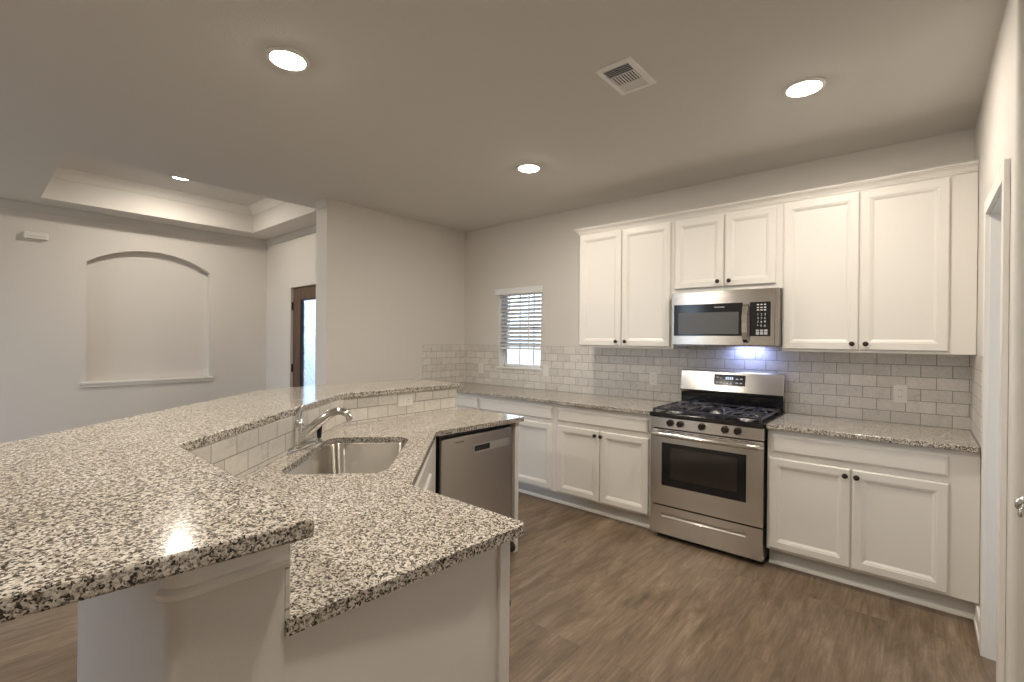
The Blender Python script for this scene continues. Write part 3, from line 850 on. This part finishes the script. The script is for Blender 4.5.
# burners and grates
for (bx, by, br) in ((2.83, -.52, .042), (2.83, -.24, .036), (3.07, -.38, .034), (3.31, -.52, .046), (3.31, -.24, .036)):
    bn = MB().lathe([(br+.018, 0), (br+.016, .004), (br, .006), (br-.002, .016), (br-.006, .018)], (bx, by, .918), n=24).build('burner', ALU, t, smooth=True)
    MB().lathe([(br-.004, .0182), (br-.002, .022), (br-.006, .027), (.001, .029)], (bx, by, .918), n=24).build('burner_cap', BLACKM, bn, smooth=True)
def grate(x0, x1, cx, spots):
    b = MB(); y0, y1 = -.655, -.115; z0, z1 = .940, .952; w_ = .006
    for x in (x0, x1): b.box(x-w_, x+w_, y0, y1, z0-.004, z1-.004)
    for y in (y0, (y0+y1)/2, y1): b.box(x0, x1, y-w_, y+w_, z0-.004, z1-.004)
    for by in spots:
        for k in range(4):
            a = math.radians(45+90*k); ca, sa = math.cos(a), math.sin(a)
            b.tube([(cx+.028*ca, by+.028*sa, z1), (cx+.09*ca, by+.09*sa, z1), (cx+.118*ca, by+.118*sa, z0-.002)], .0055, 6)
        b.tube([(cx, by+.03, z1), (cx, by+.13, z1-.004)], .0055, 6); b.tube([(cx, by-.03, z1), (cx, by-.13, z1-.004)], .0055, 6)
        b.tube([(cx-.03, by, z1), (x0, by, z1-.004)], .0055, 6); b.tube([(cx+.03, by, z1), (x1, by, z1-.004)], .0055, 6)
    for x in (x0, x1):
        for y in (y0, y1): b.box(x-.008, x+.008, y-.008, y+.008, .9182, z0)
    return b.build('grate', IRON, t)
grate(2.715, 2.945, 2.83, (-.52, -.24)); grate(2.955, 3.185, 3.07, (-.38,)); grate(3.195, 3.425, 3.31, (-.52, -.24))

# ------------------------------------------------------------------ microwave
MX0, MX1, MZ0, MZ1, MF = 2.737, 3.472, 1.405, 1.803, -.400
t = thing('microwave', 'stainless over the range microwave with black glass door', 'microwave', ((MX0+MX1)/2, -.2, MZ0))
MB().box(MX0, MX1-.001, MF+.03, -.0125, MZ0, MZ1).build('body', simple('dark_grey_case', (.20, .195, .19), .5), t)
fp = MB().box(MX0, 3.446, MF, MF+.0295, MZ0+.004, MZ1).build('door', STEEL, t, bevel=.003)
MB().box(3.447, MX1-.001, MF+.004, MF+.0295, MZ0+.004, MZ1).build('side_trim', STEEL, t, bevel=.002)
b = MB().box(2.754, 3.246, MF-.002, MF+.004, 1.476, 1.711); gl = b.build('door_glass', BLACKG, fp, bevel=.001, seg=1)
MB().box(2.790, 3.220, MF-.0030, MF-.0021, 1.490, 1.648).build('viewing_window', MWGLASS, gl)
text('logo', 'FRIGIDAIRE', .014, facing(3.088, MF-.0024, 1.684, 0), PRINT, gl)
b = MB().box(3.292, 3.422, MF-.002, MF+.004, 1.474, 1.711); kp = b.build('control_panel', BLACKG, t, bevel=.001, seg=1)
text('keypad', '1  2  3\n4  5  6\n7  8  9\n*  0  #', .021, facing(3.366, MF-.0026, 1.585, 0), PRINT, kp, line=1.25)
for i, z in enumerate((1.692, 1.672, 1.655)):
    for k in range(3): MB().box(3.337+.022*k, 3.351+.022*k, MF-.0028, MF-.0021, z-.004, z+.004).build('button', PRINT, kp)
for i, z in enumerate((1.515, 1.502, 1.490)):
    for k in range(3): MB().box(3.332+.026*k, 3.352+.026*k, MF-.0028, MF-.0021, z-.004, z+.004).build('button', PRINT, kp)
b = MB()
hz = [1.428, 1.45, 1.50, 1.565, 1.63, 1.68, 1.70]
hy = [MF+.001, MF-.030, MF-.044, MF-.048, MF-.044, MF-.030, MF+.001]
rings = [[(3.252, y-.006, z), (3.287, y-.006, z), (3.287, y+.006, z), (3.252, y+.006, z)] for y, z in zip(hy, hz)]
b.loft(rings); b.build('handle', brushed('handle_steel', (.74, .72, .69), .16, 2), fp, bevel=.004)
b = MB().box(3.10, 3.30, -.13, -.03, MZ0-.002, MZ0).build('lamp_lens', LED_LENS, t)
for a_, b_ in ((2.76, 2.93), (3.27, 3.44)): MB().box(a_, b_, MF+.05, -.20, MZ0-.003, MZ0).build('grease_filter', ALU, t)
lp = bpy.data.lights.new('cooktop_lamp', 'AREA'); lp.shape = 'RECTANGLE'; lp.size = .22; lp.size_y = .05; lp.energy = 0.55; lp.color = (.24, .33, 1.0)
lo = bpy.data.objects.new('cooktop_lamp', lp); COL.objects.link(lo); lo.parent = t
lo.location = Vector((3.20, -.08, MZ0-.006)) - t.location

# ------------------------------------------------------------------ outlets
def outlet(M, label, horizontal=False, switch=False):
    t = thing('wall_outlet', label, 'outlet', M.translation, 'white wall plates on the tile')
    R = M.copy()
    if horizontal: R = M @ Matrix.Rotation(math.radians(90), 4, 'Y')
    b = MB(R); 
    def Rr(i, y): return [(-.037+i, y, -.060+i), (.037-i, y, -.060+i), (.037-i, y, .060-i), (-.037+i, y, .060-i)]
    b.loft([Rr(0, 0), Rr(0, -.003), Rr(.004, -.006)]); b.build('plate', PLASTW, t)
    if switch:
        b = MB(R); b.box(-.017, .017, -.009, -.0061, -.034, .034); b.build('rocker', PLASTW, t, bevel=.002)
    else:
        for dz in (-.021, .021):
            b = MB(R); b.lathe([(.0175, 0), (.0175, .002), (.016, .0025), (.001, .0025)], (0, -.0061, dz), (0, -1, 0), 20); rc = b.build('receptacle', PLASTW, t)
            b = MB(R); b.box(-.0075, -.0055, -.0092, -.0087, dz-.003, dz+.006).box(.0055, .0075, -.0092, -.0087, dz-.003, dz+.005); b.build('slot', DARKGAP, rc)
    return t
outlet(at(2.42, -.0093, 0) @ Matrix.Translation((0, 0, 1.105)), 'white outlet on the tile just left of the range')
outlet(at(1.245, -.0093, 0) @ Matrix.Translation((0, 0, 1.115)), 'white switch plate on the tile just right of the window', switch=True)
outlet(at(4.098, -.0093, 0) @ Matrix.Translation((0, 0, 1.108)), 'white outlet on the tile above the right countertop')
outlet(at(.300, -.0093, 0) @ Matrix.Translation((0, 0, 1.10)), 'pale outlet on the tile between window and left corner')
outlet(at(1.5953, -2.052, 90) @ Matrix.Translation((0, 0, 1.024)), 'horizontal outlet on the tile strip below the raised bar top', horizontal=True)

# ------------------------------------------------------------------ window blind
t = thing('window_blind', 'white slatted blind drawn two thirds down the kitchen window', 'blind', ((WX0+WX1)/2, .03, 1.33))
MB().box(WX0-.036, WX1+.026, -.035, -.001, 1.936, 2.006).build('valance', VINYLW, t, bevel=.004)
MB().box(WX0+.03, WX1-.008, .005, .055, 1.925, 1.975).build('headrail', VINYLW, t)
NS = 13
for i in range(NS):
    z = 1.895 - i*.0425
    b = MB(); a = math.radians(36)
    sec = []
    for s in range(5):
        q = -.025 + .05*s/4; bow = .003*(1-(q/.025)**2)
        sec.append((.030 + q*math.cos(a) - bow*math.sin(a), z + q*math.sin(a) + bow*math.cos(a)))
    low = [(y+.0025*math.sin(a), zz-.0025*math.cos(a)) for y, zz in sec[::-1]]
    b.loft([[(x, y, zz) for y, zz in sec+low] for x in (WX0+.020, WX1-.010)])
    b.build('slat', SLATM, t)
MB().box(WX0+.020, WX1-.010, .006, .054, 1.328, 1.350).build('bottom_rail', VINYLW, t, bevel=.003)
for x in (WX0+.15, WX1-.17):
    MB().box(x-.010, x+.010, .0025, .0035, 1.345, 1.93).build('ladder_tape', VINYLW, t)

# ------------------------------------------------------------------ recessed lights
lights = [(1.94, -2.99, H, 'round recessed light on the ceiling above the sink, glowing'),
          (1.94, -1.19, H, 'smallest glowing recessed light on the kitchen ceiling, near the far corner'),
          (3.73, -1.18, H, 'glowing recessed light on the ceiling in front of the widest upper cabinet'),
          (3.73, -2.99, H, 'recessed light overhead, outside the photo, above the near counter end'),
          (1.6, -4.85, H, 'recessed fill light added behind the camera, placed by a streak on the range, left of the other one'),  # unseen lamp added for fill; its spot follows a streak on the range steel
          (3.73, -4.85, H, 'recessed fill light added straight behind the camera'),  # unseen lamp, added only to lift the kitchen's ambient light
          (-1.43, -2.55, TRZ, 'glowing recessed light up in the dining ceiling tray')]
proto = None
for i, (x, y, z, lab) in enumerate(lights):
    if proto is None:
        proto = thing('recessed_light', lab, 'ceiling light', (x, y, z), 'recessed ceiling lights')
        MB().lathe([(.096, -.0006), (.096, -.004), (.090, -.009), (.078, -.010), (.074, -.006), (.073, -.0006)], (x, y, z), n=36).build('trim_ring', TRIMW, proto, smooth=True)
        MB().lathe([(.073, -.0006), (.073, -.005), (.06, -.012), (.035, -.018), (.001, -.020)], (x, y, z), n=32).build('lens', LENS, proto)
        cur = proto
    else:
        cur = proto.copy(); COL.objects.link(cur); cur.location = (x, y, z); cur['label'] = lab
        for ch in list(proto.children):
            if ch.type != 'MESH': continue
            c = ch.copy(); COL.objects.link(c); c.parent = cur
    ld = bpy.data.lights.new('can_lamp', 'AREA'); ld.shape = 'DISK'; ld.size = .14; ld.color = CAN_COLOR
    ld.energy = CAN_POWER * (1.15 if z > H else 2.3 if y < -4 and x < 2 else 0.3 if y < -4 else 0.85 if (x > 3 and y < -2) else 1.0)
    lo = bpy.data.objects.new('can_lamp', ld); COL.objects.link(lo); lo.parent = cur; lo.location = (0, 0, -.024)

# ------------------------------------------------------------------ ceiling vent
VX0, VX1, VY0, VY1 = 2.984, 3.175, -1.990, -1.704
t = thing('ceiling_vent', 'square white slatted air vent on the ceiling between the lights', 'vent', ((VX0+VX1)/2, (VY0+VY1)/2, H))
ix0, ix1, iy0, iy1 = VX0+.03, VX1-.03, VY0+.03, VY1-.03
def vr(i, z): return [(VX0+i, VY0+i, z), (VX1-i, VY0+i, z), (VX1-i, VY1-i, z), (VX0+i, VY1-i, z)]
b = MB(); b.loft([vr(0, H-.0006), vr(0, H-.003), vr(.006, H-.008), vr(.026, H-.010), vr(.03, H-.008), vr(.03, H-.0006), vr(0, H-.0006)], cap=False)
b.build('frame', VENTW, t)
MB().box(ix0, ix1, iy0, iy1, H-.0016, H-.0008).build('backing', DARKGAP, t)
L = iy1-iy0
ya, yb = iy0+.30*L, iy0+.72*L
def slat_x(y, tilt):
    a = math.radians(tilt); b = MB(); hw_ = .0055
    c, s = math.cos(a)*hw_, math.sin(a)*hw_
    for q in (0,):
        b.loft([[(x, y-c, H-.0065-s), (x, y+c, H-.0065+s), (x, y+c+.0007*math.sin(a), H-.0072+s-.0003), (x, y-c+.0007*math.sin(a), H-.0072-s-.0003)] for x in (ix0, ix1)])
    b.build('slat', VENTW, t)
n = 5
for k in range(n): slat_x(iy0+.006+(ya-iy0-.012)*k/(n-1), 50)
n = 7
for k in range(n): slat_x(yb+.006+(iy1-yb-.012)*k/(n-1), -35)
for k in range(9):
    x = ix0+.008+(ix1-ix0-.016)*k/8; a = math.radians(45); hw_ = .0032
    b = MB(); c, s = math.cos(a)*hw_, math.sin(a)*hw_
    b.loft([[(x-c, y, H-.0065-s), (x+c, y, H-.0065+s), (x+c, y, H-.0074+s), (x-c, y, H-.0074-s)] for y in (ya+.003, yb-.003)])
    b.build('slat', VENTW, t)
for y in (ya, yb): MB().box(ix0, ix1, y-.0025, y+.0025, H-.009, H-.002).build('divider', VENTW, t)

# ------------------------------------------------------------------ chime box on the dining wall
t = thing('door_chime', 'small white chime box high on the dining wall left of the arch', 'chime', (NICHE, -3.5, 2.385))
b = MB().box(NICHE+.0005, NICHE+.050, -3.592, -3.420, 2.388, 2.452); b.build('cover', PLASTW, t, bevel=.006)
MB().box(NICHE+.0503, NICHE+.0510, -3.575, -3.437, 2.412, 2.414).build('seam', DARKGAP, t)

# ------------------------------------------------------------------ lever at the far right edge
hd = thing('door_lever', 'pale metal lever at the right edge, mounted on the wall beyond the doorway', 'handle', (4.455, CY, .90))
MB().lathe([(.027, 0), (.027, .005), (.022, .009), (.011, .010), (.009, .034), (.001, .035)], (4.458, CY-.0003, .90), (0, -1, 0), 22).build('rose', CHROME, hd, smooth=True)
MB().tube([(4.458, CY-.034, .900), (4.450, CY-.045, .902), (4.442, CY-.050, .890), (4.440, CY-.05, .870)], [.010, .0095, .0085, .006], 10).build('lever', CHROME, hd, smooth=True)
